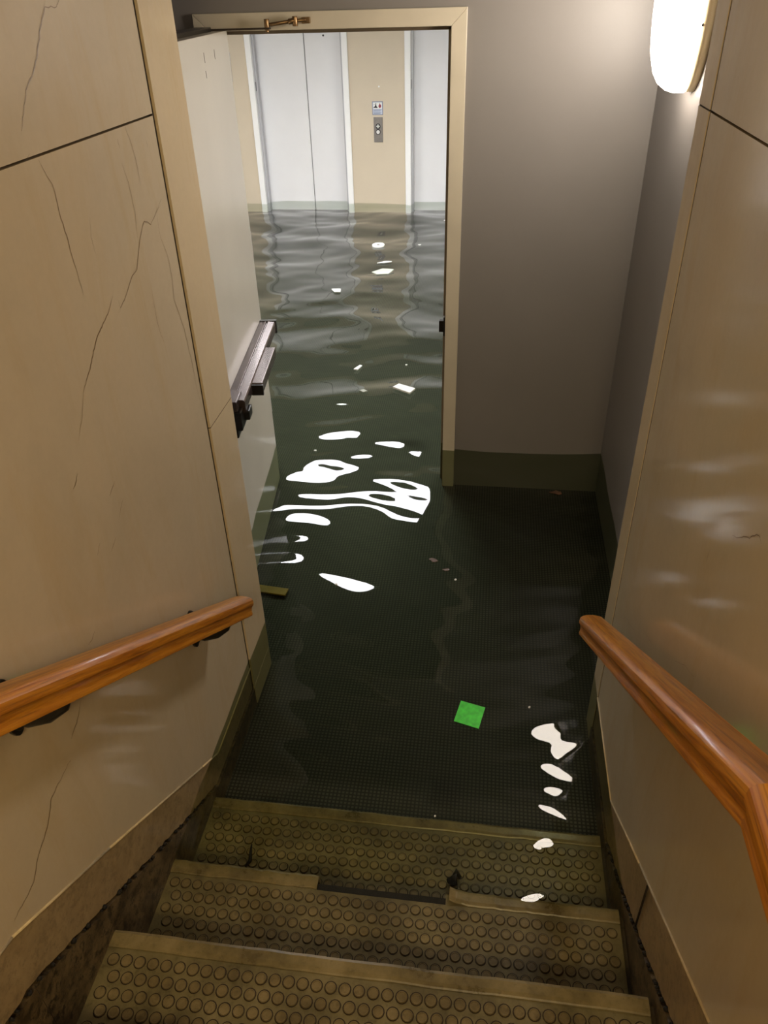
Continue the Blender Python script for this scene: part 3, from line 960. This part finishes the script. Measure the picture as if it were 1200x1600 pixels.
sheet('paper_scrap', [(-.975, 6.230), (-.90, 6.320), (-.800, 6.290), (-.83, 6.180), (-.92, 6.150)], .010, .006, PALE_PP, 'pale green scrap floating in line with the call panel', 'scrap', G)
sheet('paper_scrap', [(-.960, 6.44), (-.90, 6.49), (-.84, 6.48), (-.90, 6.44)], .005, .006, WHITE_PP, 'thin white sliver floating behind the pale green scrap', 'scrap', G)
cup = thing('cup_lid', 'round white lid with a dark hole floating below the call panel', 'lid', (-1.02, 6.95, 0))
m_ = MB(); z0 = wave(-1.02, 6.95) + .006
n = 28; vs_ = []
for (r, z) in ((.055, 0), (.055, .012), (.018, .014), (.018, .0)):
    vs_ += [(-1.02 + r * math.cos(6.2832 * k / n), 6.95 + r * 1.25 * math.sin(6.2832 * k / n), z0 + z) for k in range(n)]
m_.add(vs_, [(l * n + k, l * n + (k + 1) % n, ((l + 1) % 4) * n + (k + 1) % n, ((l + 1) % 4) * n + k) for l in range(4) for k in range(n)], 0)
m_.build('rim', [WHITE_PP], cup)
m_ = MB(); m_.cyl((-1.02, 6.95, z0), (-1.02, 6.95, z0 + .008), .019, n=20); m_.build('centre_hole', [JOINT_SHADE], cup)
sp_ = [(-.652, 7.009, .018, 'white speck floating in front of the right elevator'), (-.475, 7.914, .022, 'white speck floating closest to the right elevator'), (-.488, 4.367, .009, 'tiny white speck floating beyond the largest white scrap'),
       (.193, 1.702, .004, 'tiny grey speck floating right of the green note'), (-.534, 2.248, .007, 'tiny white speck floating right of the sunken yellow strip'), (-.075, 1.284, .003, 'tiny white speck floating above the first sunken step'),
       (-.831, 3.279, .008, 'tiny white speck floating beside the open door'), (-.075, 2.33, .005, 'tiny white speck beside the brown leaf fragments')]
for x, y, r, lab in sp_:
    n = 7; rr = random.Random(int(x * 1000))
    sheet('litter_speck', [(x + r * rr.uniform(.6, 1.1) * math.cos(6.2832 * k / n), y + r * rr.uniform(.6, 1.1) * math.sin(6.2832 * k / n)) for k in range(n)], .002, .003, WHITE_PP, lab, 'speck', 'white specks on the water', curl=.0004)


def leaf_piece(x, y, r, mat, label, seed):
    rr = random.Random(seed); n = 10
    return sheet('leaf_fragment', [(x + r * rr.uniform(.45, 1.2) * math.cos(6.2832 * k / n), y + r * .6 * rr.uniform(.45, 1.2) * math.sin(6.2832 * k / n)) for k in range(n)], .001, .002, mat, label, 'leaf', 'leaf fragments on the water', curl=.003)


leaf_piece(.346, 2.978, .030, LEAFM, 'wet brown leaf floating against the grey wall by the corner', 3)
leaf_piece(-.170, 2.440, .022, LEAFM, 'brown leaf fragment floating in front of the doorway', 4)
leaf_piece(-.115, 2.385, .014, LEAFM, 'smaller brown leaf fragment right of the other at the doorway', 5)
# things lying under water
ys = MB()
M_ = Matrix.Translation((-.875, 2.425, FZ + .006)) @ Matrix.Rotation(math.radians(-6), 4, 'Z')
ys.box((-.12, -.022, 0), (.085, .022, .008), 0, M_)
o = ys.build('yellow_strip', [YELLOW_P], loc=(-.875, 2.425, FZ + .006), bevel=.002); tag(o, 'yellow strip lying under water at the end of the left marble wall', 'strip')
tn = MB()
for k, (x, y, a, r) in enumerate(((-.014, 1.098, .1, .016), (-.004, 1.130, .8, .017), (-.012, 1.165, 1.7, .017), (.004, 1.190, 2.4, .010))):
    tn.tube([(x, y, -.132), (x + .016 * math.cos(a), y + .014 * math.sin(a), -.122), (x + .022 * math.cos(a + .9), y + .020 * math.sin(a + .9), -.130)], [r * .5, r, r * .4], 8)
o = tn.build('black_debris', [DIRT_SHADE], loc=(-.005, 1.13, -.14)); tag(o, 'dark clump of debris by the torn nosing on the sunken step', 'debris')
tn = MB()
tn.tube([(-.60, 1.155, -.1385), (-.592, 1.175, -.137), (-.598, 1.20, -.1385), (-.602, 1.225, -.138)], [.003, .005, .004, .002], 6)
o = tn.build('twig', [DIRT_SHADE], loc=(-.597, 1.19, -.14)); tag(o, 'short dark twig on the left of the sunken step', 'twig')
